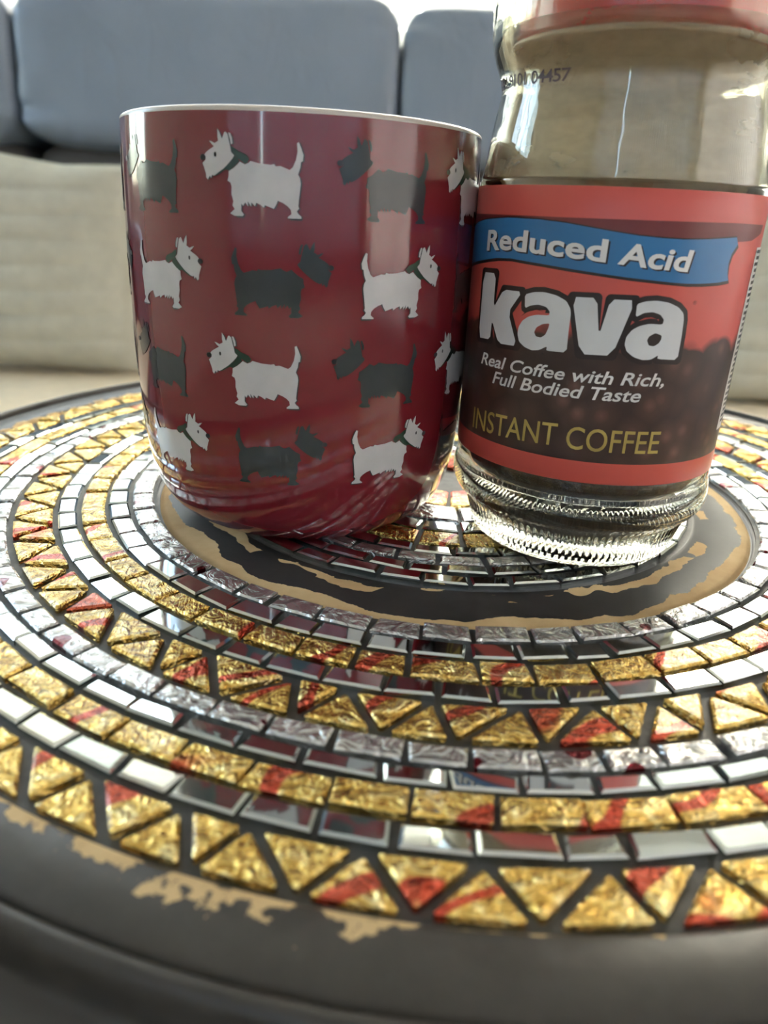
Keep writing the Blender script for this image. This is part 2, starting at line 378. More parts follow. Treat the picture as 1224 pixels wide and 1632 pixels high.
# ------------------------------------------------------------------ room shell
def wall_with_hole(name, axis, pos, thick, lo, hi, hole):
    """A wall slab in the plane axis=pos with one rectangular opening (u0,u1,z0,z1)."""
    u0_, u1_, a, b_ = lo[0], hi[0], lo[1], hi[1]; h0, h1, hz0, hz1 = hole
    bm = bmesh.new()
    for (p, q, z0, z1) in ((u0_, h0, a, b_), (h1, u1_, a, b_), (h0, h1, a, hz0), (h0, h1, hz1, b_)):
        if axis == 'y': box_bm(bm, p, q, min(pos, pos + thick), max(pos, pos + thick), z0, z1)
        else: box_bm(bm, min(pos, pos + thick), max(pos, pos + thick), p, q, z0, z1)
    bmesh.ops.recalc_face_normals(bm, faces=bm.faces)
    return struct(link(name, from_bm(name, bm, M['wall'])))
struct(box('floor', (XL, XR, YF, YB, -0.05, 0.0), M['floor']))
struct(box('ceiling', (XL, XR, YF, YB, ZC, ZC + 0.05), M['ceiling']))
BW = (-1.9, 1.9, 1.00, 2.66)
wall_with_hole('wall_back', 'y', YB, 0.14, (XL - 0.14, 0), (XR + 0.14, ZC), BW)
LW = (0.75, 1.85, 0.70, 2.20)
wall_with_hole('wall_left', 'x', XL, -0.14, (YF, 0), (YB, ZC), LW)
FWN = (-2.15, 2.15, 0.55, 2.45)
wall_with_hole('wall_front', 'y', YF, -0.14, (XL - 0.14, 0), (XR + 0.14, ZC), FWN)
RW = (-2.0, 0.9, 0.25, 2.40)
wall_with_hole('wall_right', 'x', XR, 0.14, (YF, 0), (YB, ZC), RW)
def window(name, axis, pos, hole, nm, depth=0.05):
    h0, h1, z0, z1 = hole; f = 0.05
    bm = bmesh.new(); xs = [h0 + (h1 - h0) * k / nm for k in range(nm + 1)]
    bars = [(h0, h1, z0, z0 + f), (h0, h1, z1 - f, z1)] + [(max(h0, x - f / 2), min(h1, x + f / 2), z0 + f, z1 - f) for x in xs[1:-1]] + [(h0, h0 + f, z0 + f, z1 - f), (h1 - f, h1, z0 + f, z1 - f)]
    for (a, b_, c, d) in bars:
        if axis == 'y': box_bm(bm, a, b_, pos, pos + depth, c, d)
        else: box_bm(bm, pos, pos + depth, a, b_, c, d)
    bmesh.ops.recalc_face_normals(bm, faces=bm.faces)
    o = struct(link(name, from_bm(name, bm, M['frame'])))
    for k in range(nm):
        a, b_ = xs[k] + f / 2, xs[k + 1] - f / 2
        g = (a, b_, pos + 0.02, pos + 0.024, z0 + f, z1 - f) if axis == 'y' else (pos + 0.02, pos + 0.024, a, b_, z0 + f, z1 - f)
        box('pane', g, M['pane'], o)
    return o
window('window_1', 'y', YB + 0.06, BW, 3)
window('window_2', 'x', XL - 0.11, LW, 2)
window('fill_window', 'x', XR + 0.06, RW, 3)  # unseen window added in the right wall for more fill light
window('window_3', 'y', YF - 0.11, FWN, 4)
struct(box('trim_1', (BW[0] - 0.05, BW[1] + 0.05, YB - 0.04, YB + 0.06, BW[2] - 0.04, BW[2]), M['frame'], None, 0.006))

# slat blind in the window behind the sofa
blind = thing('window_blind', 'white horizontal slat blind in the window behind the sofa', 'blind', (0, YB + 0.03, BW[2]))
bm = bmesh.new()
NW = 8
for k in range(NW + 1):
    t_ = k / NW - 0.5; zz = 0.0035 * math.cos(t_ * PI)
    for x in (-1.86, 1.86): bm.verts.new((x, t_ * 0.042, zz))
bm.verts.ensure_lookup_table()
for k in range(NW): bm.faces.new([bm.verts[i] for i in (2 * k, 2 * k + 1, 2 * k + 3, 2 * k + 2)])
slat_me = from_bm('slat', bm, M['slat'], True)
for k in range(40):
    s_ = link('slat', slat_me, None, blind); s_.location = (0, 0, 0.045 + k * 0.039); s_.rotation_euler = (math.radians(68), 0, 0)
box('headrail', (-1.87, 1.87, -0.025, 0.025, 1.61, 1.65), M['frame'], blind, 0.004)
box('bottom_rail', (-1.86, 1.86, -0.02, 0.02, 0.008, 0.026), M['frame'], blind, 0.003)

# lavender curtains on the window behind the photographer: added unseen to soften the fill, with a slit left open
def fill_curtain(name, x0, x1, z0, z1, label):
    verts, faces = [], []; n = int(80 * (x1 - x0))
    for k in range(n + 1):
        x = x0 + (x1 - x0) * k / n; y = 0.022 * math.sin(k * 0.9)
        verts += [(x, y, z0), (x, y, z1)]
    for k in range(n): faces.append((2 * k, 2 * k + 2, 2 * k + 3, 2 * k + 1))
    o = link(name, mesh(name, verts, faces, M['fill_curtain'], True)); o.location = (0, YF + 0.05, 0)
    sd = o.modifiers.new('thick', 'SOLIDIFY'); sd.thickness = 0.003
    tag(o, label, 'fill_curtain'); return o
fill_curtain('fill_curtain', -2.22, -0.925, 0.35, 2.56, 'unseen lavender sheer added on the camera side to soften the fill, left of the slit mirrored in the mug')
fill_curtain('fill_curtain', -0.865, 2.22, 0.35, 2.56, 'unseen lavender sheer added on the camera side to soften the fill, right of the slit mirrored in the mug')

rc = fill_curtain('fill_curtain', -1.10, 2.10, 0.10, 2.55, 'unseen pale sheer added over the right-hand fill window')  # added with the side window to spread its fill softly
rc.location = (XR - 0.05, 0, 0); rc.rotation_euler = (0, 0, -PI / 2)

# ------------------------------------------------------------------ sofa with pillows and throw
sofa = thing('sofa', 'dark grey leather sofa with padded back cushions behind the table', 'sofa', (0, 0, 0))
box('base', (-1.62, 1.62, 0.86, 1.95, 0.06, 0.22), M['leather_low'], sofa, 0.02)
for sx in (-1, 1):
    v, f = superbox(0.24, 1.10, 0.56, 0.3, 0.25); a = link('arm', mesh('arm', v, f, M['leather'], True), None, sofa); a.location = (sx * 1.58, 1.42, 0.33)
    for yy in (0.95, 1.85): box('foot', (sx * 1.5 - 0.03, sx * 1.5 + 0.03, yy - 0.03, yy + 0.03, 0.0, 0.065), M['iron'], sofa, 0.004)
def puff(seed):
    rr = random.Random(seed); ph = [rr.uniform(0, 6.28) for _ in range(6)]
    def fn(p):
        x, z = p.x / 0.35, p.z / 0.12
        e = max(0.0, abs(x) - 0.72) / 0.28
        p.y += 0.006 * e * math.sin(z * 9 + ph[0]) + 0.004 * e * math.sin(z * 17 + x * 6 + ph[1])
        p.z += 0.006 * math.sin(x * 3.1 + ph[2]) * (1 if p.z > 0 else 0.4)
        return p
    return fn
XC = [-1.415, -0.71, -0.008, 0.694, 1.40]
for k in range(4):
    a, b_ = XC[k], XC[k + 1]; cx, wd = (a + b_) / 2, (b_ - a) - 0.003
    v, f = superbox(wd, 0.27, 0.270, 0.29, 0.13, 144, 64, puff(k)); o = link('back_cushion', mesh('back_cushion', v, f, M['leather'], True), None, sofa)
    o.location = (cx, 1.64, T + 0.297); o.rotation_euler = (math.radians(-7), 0, 0)
    v, f = superbox(wd, 0.26, 0.44, 0.25, 0.2, 64, 32); o = link('lower_back', mesh('lower_back', v, f, M['leather_low'], True), None, sofa)
    o.location = (cx, 1.665, 0.54)
    v, f = superbox(wd, 0.76, 0.168, 0.3, 0.22, 64, 32); o = link('seat_cushion', mesh('seat_cushion', v, f, M['leather'], True), None, sofa)
    o.location = (cx, 1.20, 0.274)
box('back_frame', (-1.50, 1.50, 1.78, 1.95, 0.2, 0.975), M['leather_low'], sofa, 0.03)

def pillow(loc, w_, h_, lean, rz, label, seed, bulge):
    rr = random.Random(seed); ph = [rr.uniform(0, 6.28) for _ in range(4)]
    nx, nz = 56, 72; verts, faces = [], []
    def ed(t): return max(0.0, 1 - abs(t) ** 3.2)
    for side in (-1, 1):
        for j in range(nz + 1):
            for i in range(nx + 1):
                u, v = 2 * i / nx - 1, 2 * j / nz - 1
                th_ = 0.062 * (ed(u) * ed(v)) ** 0.42
                tuck = 0.0075 * (1 - abs(math.sin((v * 4.2 + 0.10 * math.sin(u * 3 + ph[0])) * PI / 1.0)) ** 0.35) * (ed(u) ** 0.2)
                pin = 1 - 0.06 * (1 - abs(v)) * abs(u) ** 4
                x = w_ / 2 * u * pin; z = h_ / 2 * v * (1 - 0.045 * (1 - abs(u)) ** 2 * (v > 0)) + (bulge * max(0, 0.5 - u) ** 1.2 * max(0, v) ** 3)
                verts.append((x, side * max(th_ - tuck, 0.001) + 0.004 * math.sin(u * 4 + v * 3 + ph[1]), z))
    n1 = (nx + 1) * (nz + 1)
    for s_ in (0, 1):
        for j in range(nz):
            for i in range(nx):
                q = [s_ * n1 + j * (nx + 1) + i, s_ * n1 + j * (nx + 1) + i + 1, s_ * n1 + (j + 1) * (nx + 1) + i + 1, s_ * n1 + (j + 1) * (nx + 1) + i]
                faces.append(tuple(q) if s_ == 0 else tuple(reversed(q)))
    rim = [i for i in range(nx + 1)] + [j * (nx + 1) + nx for j in range(1, nz + 1)] + [nz * (nx + 1) + i for i in range(nx - 1, -1, -1)] + [j * (nx + 1) for j in range(nz - 1, 0, -1)]
    for k in range(len(rim)):
        a, b_ = rim[k], rim[(k + 1) % len(rim)]; faces.append((b_, a, a + n1, b_ + n1))
    o = link('throw_pillow', mesh('throw_pillow', verts, faces, M['pillow'], True)); o.location = loc; o.rotation_euler = (lean, 0, rz)
    tag(o, label, 'pillow', 'cream pillows on the sofa'); return o
PZ = T - 0.172
pillow((-0.645, 1.245, PZ + 0.155), 0.45, 0.318, math.radians(-9), 0.0, 'cream tucked throw pillow on the sofa left of the red mug', 3, 0.045)
pillow((0.735, 1.235, PZ + 0.155), 0.45, 0.318, math.radians(-9), -0.05, 'cream tucked throw pillow on the sofa right of the coffee jar', 5, 0.0)

nx, ny = 90, 40; verts, faces = [], []
for j in range(ny + 1):
    for i in range(nx + 1):
        x = -1.30 + 2.6 * i / nx; y = 0.79 + 0.66 * j / ny
        z = PZ - 0.012 + 0.003 * math.sin(x * 9 + y * 4) * math.sin(y * 13 + x * 2.0)
        if j == 0: z -= 0.006
        verts.append((x, y, z))
for j in range(ny):
    for i in range(nx): q = j * (nx + 1) + i; faces.append((q, q + 1, q + nx + 2, q + nx + 1))
th = link('throw_blanket', mesh('throw_blanket', verts, faces, M['throw'], True))
sd = th.modifiers.new('thick', 'SOLIDIFY'); sd.thickness = 0.008; sd.offset = -1
tag(th, 'beige woven throw spread over the sofa seat under the pillows', 'blanket')

# ------------------------------------------------------------------ mosaic table
TX, TY = 0.2614 * S, 2.8409 * S
table = thing('mosaic_table', 'round black side table with rings of gold and mirror mosaic', 'table', (TX, TY, 0))
def zt(p): return [(r * S, T + z * S) for r, z in p]
SEG = 360
v, f = lathe(zt([(0, -0.020), (0.944, -0.020), (0.946, -0.09)]), SEG); link('medallion_bed', mesh('medallion_bed', v, f, M['grout'], False), None, table)
v, f = lathe(zt([(0.944, -0.018), (0.950, -0.016), (0.958, -0.024), (1.12, -0.026), (1.135, -0.030), (1.142, -0.042), (1.152, -0.042), (1.158, -0.020), (1.160, -0.09)]), SEG)
link('channel', mesh('channel', v, f, M['channel'], True), None, table)
v, f = lathe(zt([(1.156, -0.10), (1.157, -0.018), (2.050, -0.018), (2.051, -0.10)]), SEG); link('mosaic_bed', mesh('mosaic_bed', v, f, M['grout'], False), None, table)
v, f = lathe(zt([(2.046, -0.022), (2.054, -0.006), (2.062, -0.003), (2.185, -0.003), (2.196, -0.010), (2.203, -0.030)]), SEG); link('border', mesh('border', v, f, M['border'], True), None, table)
v, f = lathe(zt(smooth_prof([(2.203, -0.034), (2.205, -0.01), (2.210, 0.010), (2.220, 0.017), (2.232, 0.015), (2.241, 0.004), (2.246, -0.02), (2.252, -0.06), (2.275, -0.078), (2.36, -0.092), (2.43, -0.12), (2.465, -0.17), (2.45, -0.22), (2.38, -0.25), (2.28, -0.235)], 4)), SEG)
link('rim', mesh('rim', v, f, M['rim'], True), None, table)
v, f = lathe(zt([(0, -0.235), (2.30, -0.235), (2.30, -0.10), (0, -0.10)]), 180); link('underside', mesh('underside', v, f, M['rim']), None, table)
v, f = lathe([(0.0, T - 0.021), (0.09, T - 0.021), (0.085, T - 0.035), (0.02, T - 0.05), (0.016, 0.16), (0.03, 0.13), (0.028, 0.10), (0, 0.095)], 48)
link('pedestal', mesh('pedestal', v, f, M['iron'], True), None, table)
for k in range(3):
    a = 2 * PI * k / 3 + 0.5; bm = bmesh.new(); pts = [(0.02, 0.13), (0.08, 0.135), (0.14, 0.07), (0.175, 0.012)]
    prev = None
    for (r, z) in pts:
        ring = []
        for j in range(8):
            b_ = 2 * PI * j / 8; off = 0.011
            ring.append(bm.verts.new(((r + off * 0.5 * math.sin(b_)) * math.cos(a) - off * math.cos(b_) * math.sin(a), (r + off * 0.5 * math.sin(b_)) * math.sin(a) + off * math.cos(b_) * math.cos(a), z + off * math.sin(b_))))
        if prev:
            for j in range(8): bm.faces.new((prev[j], prev[(j + 1) % 8], ring[(j + 1) % 8], ring[j]))
        else: bm.faces.new(ring)
        prev = ring
    bm.faces.new(prev); bmesh.ops.recalc_face_normals(bm, faces=bm.faces)
    link('leg', from_bm('leg', bm, M['iron'], True), None, table)

MUG = (-0.303 * S, 2.57 * S); JAR = (0.652 * S, 2.382 * S)
def project(P):
    d = P - CAM; z = d.dot(fw)
    if z < 1e-4: return None
    return (612 + FPX * d.dot(cr) / z, 816 - FPX * d.dot(cu) / z)
def hidden(P):
    for (c, R, h) in ((MUG, 0.55 * S, 1.2 * S), (JAR, 0.40 * S, 1.6 * S)):
        for k in range(1, 60):
            q = CAM.lerp(P, k / 60)
            if q.z - T < h and q.z - T > 0.06 * S and math.hypot(q.x - c[0], q.y - c[1]) < R: return True
    return False
rest = {'mirror': [[], []], 'gold': [[], []], 'white': [[], []]}
KIND = {'mirror': 'mirror_tile', 'gold': 'gold_tile', 'white': 'white_tile'}
def P2(r, deg): a = math.radians(deg); return Vector((r * math.sin(a), -r * math.cos(a)))
def inset_poly(poly, d):
    n = len(poly); out = []
    c = sum(poly, Vector((0, 0))) / n
    lines = []
    for i in range(n):
        a, b_ = poly[i], poly[(i + 1) % n]; e = (b_ - a).normalized(); nr = Vector((-e.y, e.x))
        if nr.dot(c - a) < 0: nr = -nr
        lines.append((a + nr * d, e))
    for i in range(n):
        (p1, e1), (p2, e2) = lines[i - 1], lines[i]
        den = e1.x * e2.y - e1.y * e2.x
        if abs(den) < 1e-9: out.append(p2); continue
        t_ = ((p2.x - p1.x) * e2.y - (p2.y - p1.y) * e2.x) / den; out.append(p1 + e1 * t_)
    return out
def add_tile(poly, kind, name, gap, tri=False):
    """poly: corners in table coordinates, in multiples of S. Builds a bevelled glass tile."""
    base = inset_poly(poly, gap / 2); top = inset_poly(base, 0.0065)
    if tri:                                    # clipped points, as cut glass has
        def clip(pl, q=0.10):
            o_ = []
            for i in range(3):
                o_ += [pl[i].lerp(pl[i - 1], q), pl[i].lerp(pl[(i + 1) % 3], q)]
            return o_
        base, top = clip(base, 0.05), clip(top, 0.05)
    n = len(base); c = sum(base, Vector((0, 0))) / n
    ar = sum(base[i].x * base[(i + 1) % n].y - base[(i + 1) % n].x * base[i].y for i in range(n))
    if ar < 0: base, top = base[::-1], top[::-1]
    dz = random.uniform(-0.003, 0.004); tx, ty = random.gauss(0, 0.012), random.gauss(0, 0.012)
    def V(p, z):
        q = p - c; return ((q.x) * S, (q.y) * S, (z + dz + q.x * tx + q.y * ty) * S)
    verts = [V(p, -0.030) for p in base] + [V(p, -0.0045) for p in base] + [V(p, 0.0) for p in top]
    faces = [tuple(range(2 * n, 3 * n))]
    for i in range(n):
        k = (i + 1) % n
        faces += [(i, k, n + k, n + i), (n + i, n + k, 2 * n + k, 2 * n + i)]
    w0 = Vector((TX + c.x * S, TY + c.y * S, T))
    px = [project(Vector((TX + p.x * S, TY + p.y * S, T))) for p in base]
    own = False
    if all(px):
        xs, ys = [q[0] for q in px], [q[1] for q in px]
        area = abs(sum(px[i][0] * px[(i + 1) % n][1] - px[(i + 1) % n][0] * px[i][1] for i in range(n))) / 2
        own = max(xs) > 4 and min(xs) < 1220 and max(ys) > 0 and min(ys) < 1628 and area > 90 and min(max(xs) - min(xs), max(ys) - min(ys)) > 5 and not hidden(w0)
    if own:
        o = link(name, mesh(name, verts, faces, M[kind]), None, table); o.location = (c.x * S, c.y * S, T)
    else:
        V0, F0 = rest[kind]; k0 = len(V0)
        V0 += [(a + c.x * S, b_ + c.y * S, z + T) for a, b_, z in verts]; F0 += [tuple(i + k0 for i in q) for q in faces]
def quad_ring(ra, rb, count, kind, phase, gap=0.012, jit=0.10):
    st = 360 / count
    edges = [phase + k * st + random.uniform(-jit, jit) * st for k in range(count)]
    for k in range(count):
        a, b_ = edges[k], edges[(k + 1) % count] + (360 if k == count - 1 else 0)
        j = lambda: random.uniform(-0.05, 0.05) * st
        rj = lambda: random.uniform(-0.003, 0.003)
        add_tile([P2(ra + rj(), a + j()), P2(rb + rj(), a + j()), P2(rb + rj(), b_ + j()), P2(ra + rj(), b_ + j())], kind, KIND[kind], gap)
def tri_ring(ra, rb, count, phase, gap=0.022):
    st = 360 / count
    o_ = [phase + (k + random.uniform(-0.12, 0.12)) * st for k in range(count)]
    i_ = [phase + (k + 0.5 + random.uniform(-0.30, 0.30)) * st for k in range(count)]
    o_.append(o_[0] + 360); i_.append(i_[0] + 360)
    for k in range(count):
        add_tile([P2(rb, o_[k]), P2(rb, o_[k + 1]), P2(ra, i_[k])], 'gold', 'gold_triangle_tile', gap, True)
        add_tile([P2(ra, i_[k]), P2(ra, i_[k + 1]), P2(rb, o_[k + 1])], 'gold', 'gold_triangle_tile', gap, True)
quad_ring(1.163, 1.246, 54, 'white', -7.0)
quad_ring(1.249, 1.325, 64, 'mirror', -2.0)
quad_ring(1.328, 1.415, 58, 'gold', -7.5)
quad_ring(1.420, 1.492, 68, 'mirror', -4.6)
tri_ring(1.492, 1.632, 55, -2.6)
quad_ring(1.634, 1.706, 76, 'white', -2.4)
quad_ring(1.709, 1.766, 78, 'mirror', 0.8)
quad_ring(1.770, 1.850, 70, 'gold', -0.4)
quad_ring(1.855, 1.922, 86, 'mirror', -2.3)
tri_ring(1.924, 2.050, 68, 0.6)
# centre medallion
quad_ring(0.872, 0.935, 40, 'mirror', -9.0)
quad_ring(0.808, 0.868, 40, 'mirror', -4.0)
quad_ring(0.738, 0.804, 34, 'white', -6.0)
quad_ring(0.670, 0.734, 34, 'mirror', -2.0)
quad_ring(0.560, 0.666, 24, 'gold', 0.0)
quad_ring(0.470, 0.556, 24, 'mirror', 0.0)
quad_ring(0.330, 0.466, 16, 'white', 0.0)
quad_ring(0.150, 0.326, 10, 'gold', 0.0)
for kind in rest:
    if rest[kind][0]:
        o = link('distant_' + KIND[kind] + 's', mesh('distant_' + KIND[kind], rest[kind][0], rest[kind][1], M[kind]), None, table); o['kind'] = 'stuff'

# ------------------------------------------------------------------ flat prints wrapped around round things
def to_mesh(curve_data):
    o = bpy.data.objects.new('print_outline', curve_data); col.objects.link(o)
    dg = bpy.context.evaluated_depsgraph_get(); dg.update()
    me = bpy.data.meshes.new_from_object(o.evaluated_get(dg)); me.materials.clear()
    bpy.data.objects.remove(o); bpy.data.curves.remove(curve_data); return me
def poly_mesh(loops, offset=0.0):
    cu_ = bpy.data.curves.new('outline', 'CURVE'); cu_.dimensions = '2D'; cu_.fill_mode = 'BOTH'; cu_.offset = offset
    for lp in loops:
        s_ = cu_.splines.new('POLY'); s_.points.add(len(lp) - 1)
        for q, (x, y) in zip(s_.points, lp): q.co = (x, y, 0, 1)
        s_.use_cyclic_u = True
    return to_mesh(cu_)
def text_mesh(body, offset=0.0, shear=0.0, space=1.0):
    cu_ = bpy.data.curves.new('lettering', 'FONT'); cu_.body = body; cu_.size = 1.0; cu_.offset = offset; cu_.shear = shear; cu_.space_character = space
    cu_.resolution_u = 4; cu_.fill_mode = 'FRONT'
    return to_mesh(cu_)
def wrap(me, rfun, lift, fn, step=0.035):
    """fn maps a flat (x, y) to (angle in degrees, z in S); the sheet is cut finely so it follows the curve."""
    bm = bmesh.new(); bm.from_mesh(me); bpy.data.meshes.remove(me)
    bmesh.ops.remove_doubles(bm, verts=bm.verts, dist=1e-6)
    for v_ in bm.verts:
        a, z = fn(v_.co.x, v_.co.y); v_.co = (math.radians(a), 0, z)
    xs = [v_.co.x for v_ in bm.verts]; zs = [v_.co.z for v_ in bm.verts]
    k = math.floor(min(xs) / step) + 1
    while k * step < max(xs):
        bmesh.ops.bisect_plane(bm, geom=bm.verts[:] + bm.edges[:] + bm.faces[:], plane_co=(k * step, 0, 0), plane_no=(1, 0, 0)); k += 1
    k = math.floor(min(zs) / 0.06) + 1
    while k * 0.06 < max(zs):
        bmesh.ops.bisect_plane(bm, geom=bm.verts[:] + bm.edges[:] + bm.faces[:], plane_co=(0, 0, k * 0.06), plane_no=(0, 0, 1)); k += 1
    for v_ in bm.verts:
        a, z = v_.co.x, v_.co.z; r = (rfun(z) + lift) * S; v_.co = (r * math.sin(a), -r * math.cos(a), z * S)
    bm.normal_update()
    bad = sum(1 if (f_.normal.x * f_.calc_center_median().x + f_.normal.y * f_.calc_center_median().y) < 0 else -1 for f_ in bm.faces)
    if bad > 0: bmesh.ops.reverse_faces(bm, faces=bm.faces[:])
    return bm
def bounds(me):
    xs = [v_.co.x for v_ in me.vertices]; ys = [v_.co.y for v_ in me.vertices]; return min(xs), max(xs), min(ys), max(ys)

# ------------------------------------------------------------------ mug
mug = thing('mug', 'glossy red ceramic mug printed with rows of white and charcoal terriers', 'mug', (MUG[0], MUG[1], T))
OUT = smooth_prof([(0.375, 0.0), (0.405, 0.003), (0.430, 0.016), (0.474, 0.052), (0.508, 0.105), (0.532, 0.175), (0.547, 0.27), (0.556, 0.42), (0.561, 0.60), (0.562, 0.80), (0.560, 1.0), (0.556, 1.15), (0.553, 1.216)], 4)
def mug_r(z):
    for (a, za), (b_, zb) in zip(OUT, OUT[1:]):
        if za <= z <= zb: return a + (b_ - a) * (z - za) / max(zb - za, 1e-9)
    return OUT[-1][0]
v, f = lathe(sc([(0, 0.02), (0.33, 0.02), (0.345, 0.002), (0.36, 0.0)] + OUT), 192)
link('body', mesh('body', v, f, M['glaze'], True), None, mug)
v, f = lathe(sc(smooth_prof([(0.553, 1.216), (0.5522, 1.221), (0.549, 1.226), (0.541, 1.230), (0.532, 1.227), (0.525, 1.216), (0.521, 1.20)], 3)), 192)
link('lip', mesh('lip', v, f, M['mug_inside'], True), None, mug)['label'] = 'pale unglazed lip'
v, f = lathe(sc(smooth_prof([(0.521, 1.20), (0.520, 1.0), (0.518, 0.5), (0.505, 0.25), (0.45, 0.12), (0.30, 0.075), (0.0, 0.07)], 4)), 128)
link('inside', mesh('inside', v, f, M['mug_inside'], True), None, mug)

HEAD = [(118, 322), (135, 300), (170, 275), (228, 240), (205, 222), (175, 188), (205, 196), (235, 210), (274, 188), (268, 150), (268, 75), (292, 112), (314, 168), (340, 108), (352, 102), (374, 122), (386, 180), (400, 240), (408, 290), (438, 320), (425, 345), (385, 390), (345, 430), (300, 470), (250, 505), (215, 520), (197, 512), (187, 545), (174, 520), (150, 558), (133, 540), (130, 500), (110, 440), (95, 400), (132, 365)]
EAR = [(381, 108), (402, 112), (420, 160), (424, 208), (406, 220), (398, 172)]
BODY = [(495, 378), (545, 402), (580, 388), (602, 368), (700, 390), (800, 396), (832, 388), (845, 408), (890, 403), (980, 436), (1010, 410), (1040, 340), (1055, 260), (1050, 182), (1068, 172), (1090, 225), (1112, 290), (1105, 350), (1088, 356), (1082, 410), (1060, 474), (1078, 510), (1086, 560), (1080, 620), (1070, 700), (1062, 780), (1070, 802), (1048, 830), (1062, 855), (1090, 880), (1092, 902), (960, 904), (960, 890), (995, 860), (990, 820), (960, 785), (915, 755), (865, 735), (850, 772), (825, 815), (780, 800), (738, 784), (728, 808), (690, 780), (652, 765), (640, 800), (604, 764), (600, 805), (566, 752), (572, 806), (540, 765), (520, 802), (502, 780), (500, 850), (527, 885), (515, 902), (430, 902), (384, 880), (432, 835), (410, 800), (420, 760), (402, 690), (405, 620), (396, 582), (364, 562), (376, 520), (378, 472), (430, 440), (470, 405)]
BAND = [(440, 328), (478, 346), (490, 376), (440, 430), (388, 466), (346, 458), (240, 522), (236, 512), (338, 440), (400, 390)]
BOW = [(412, 236), (448, 252), (482, 280), (520, 292), (566, 312), (592, 350), (572, 386), (545, 396), (512, 372), (482, 352), (440, 322), (416, 286)]
def ell(cx, cy, rx, ry, n=14): return [(cx + rx * math.cos(2 * PI * k / n), cy + ry * math.sin(2 * PI * k / n)) for k in range(n)]
FEET = [[(430, 900), (515, 900), (510, 914), (440, 912)], [(962, 903), (1090, 902), (1085, 916), (975, 915)]]
def dog_parts(row_z, hgt, flip, white):
    def fn(x, y):
        a = (x - 0.594) / 1.045 * 28.0; z = row_z + hgt * (0.5 - (y - 0.075) / 0.84)
        return (-a if flip else a), z
    Q = lambda loops: [[(x / 1000, y / 1000) for x, y in lp] for lp in loops]
    def sub(nm, loops, mt, lift, dx=0.0, dy=0.0):
        ms = []
        bm_ = bmesh.new()
        for lp in loops:
            b2 = wrap(poly_mesh(Q([lp])), mug_r, lift, lambda x, y: fn(x + dx, y + dy)); tmp = from_bm('t', b2); bm_.from_mesh(tmp); bpy.data.meshes.remove(tmp)
        return nm, from_bm(nm, bm_, mt, True)
    if white:
        return sub('white_dog_print', [HEAD, EAR, BODY], M['dog_white'], 0.0022), [
            sub('outline', [HEAD, EAR, BODY] + FEET, M['ink'], 0.0012, 0.013, 0.005),
            sub('collar', [BAND, BOW], M['collar'], 0.0030), sub('nose', [ell(104, 345, 32, 30)], M['ink'], 0.0032), sub('eye', [ell(240, 316, 13, 23)], M['ink'], 0.0032)]
    return sub('charcoal_dog_print', [HEAD, EAR, BODY], M['dog_dark'], 0.0016), [sub('nose', [ell(104, 345, 32, 30)], M['ink'], 0.0026)]
def place_dog(parts, deg):
    (nm, me), subs = parts
    o = link(nm, me, None, mug); o.rotation_euler = (0, 0, math.radians(deg))
    for sn, sm in subs: link(sn, sm, None, o)
for row_z, hgt, flip, first_white in ((1.073, 0.203, False, -7.6), (0.822, 0.198, True, 36.0), (0.574, 0.203, False, -8.3), (0.334, 0.196, True, 35.0)):
    wp = dog_parts(row_z, hgt, flip, True); dp = dog_parts(row_z, hgt, flip, False)
    for k in range(5):
        place_dog(wp, first_white + 72 * k); place_dog(dp, first_white + 36.5 + 72 * k)

# ------------------------------------------------------------------ coffee jar
jar = thing('coffee_jar', 'glass jar of instant coffee with a red and brown label beside the mug', 'jar', (JAR[0], JAR[1], T))
OG = [(0, 0.022), (0.22, 0.016), (0.275, 0.006), (0.30, 0.0), (0.322, 0.004), (0.336, 0.018), (0.344, 0.034)] 
RIB = [(0.346 + 0.030 * k / 9, 0.040 + 0.096 * k / 9) for k in range(10)]
OG2 = smooth_prof([(0.384, 0.143), (0.404, 0.158), (0.418, 0.185), (0.421, 0.21), (0.418, 0.24), (0.412, 0.268), (0.411, 0.32), (0.411, 0.70), (0.411, 1.06), (0.409, 1.095), (0.402, 1.13), (0.394, 1.18), (0.384, 1.25), (0.373, 1.31), (0.370, 1.34), (0.378, 1.37), (0.399, 1.42), (0.410, 1.47), (0.414, 1.55), (0.411, 1.62), (0.398, 1.655), (0.380, 1.66)], 3)
IG = smooth_prof([(0.375, 1.655), (0.384, 1.62), (0.387, 1.55), (0.384, 1.47), (0.372, 1.425), (0.352, 1.38), (0.345, 1.34), (0.348, 1.31), (0.358, 1.25), (0.370, 1.18), (0.382, 1.11), (0.386, 1.06), (0.386, 0.70), (0.386, 0.30), (0.378, 0.245), (0.345, 0.205), (0.318, 0.165), (0.306, 0.105), (0.26, 0.070), (0.0, 0.060)], 3)
prof = OG + RIB + OG2 + IG
nA, nB = len(OG), len(OG) + len(RIB)
def ribs(r, z, a, i):
    if nA <= i < nB:
        t_ = (i - nA) / (nB - nA - 1); env = min(1, 6 * t_, 6 * (1 - t_))
        return r - 0.013 * S * env * (0.5 - 0.5 * math.cos(104 * a + t_ * 0.6))
    if i in (nA - 2, nA - 1): return r + 0.003 * S * (1 if math.cos(104 * a) > 0 else -1)
    if i in (nB, nB + 1, nB + 2): return r + 0.0025 * S * math.cos(104 * a)
    return r
v, f = lathe(sc(prof), 832, False, ribs); link('glass', mesh('glass', v, f, M['glass'], True), None, jar)
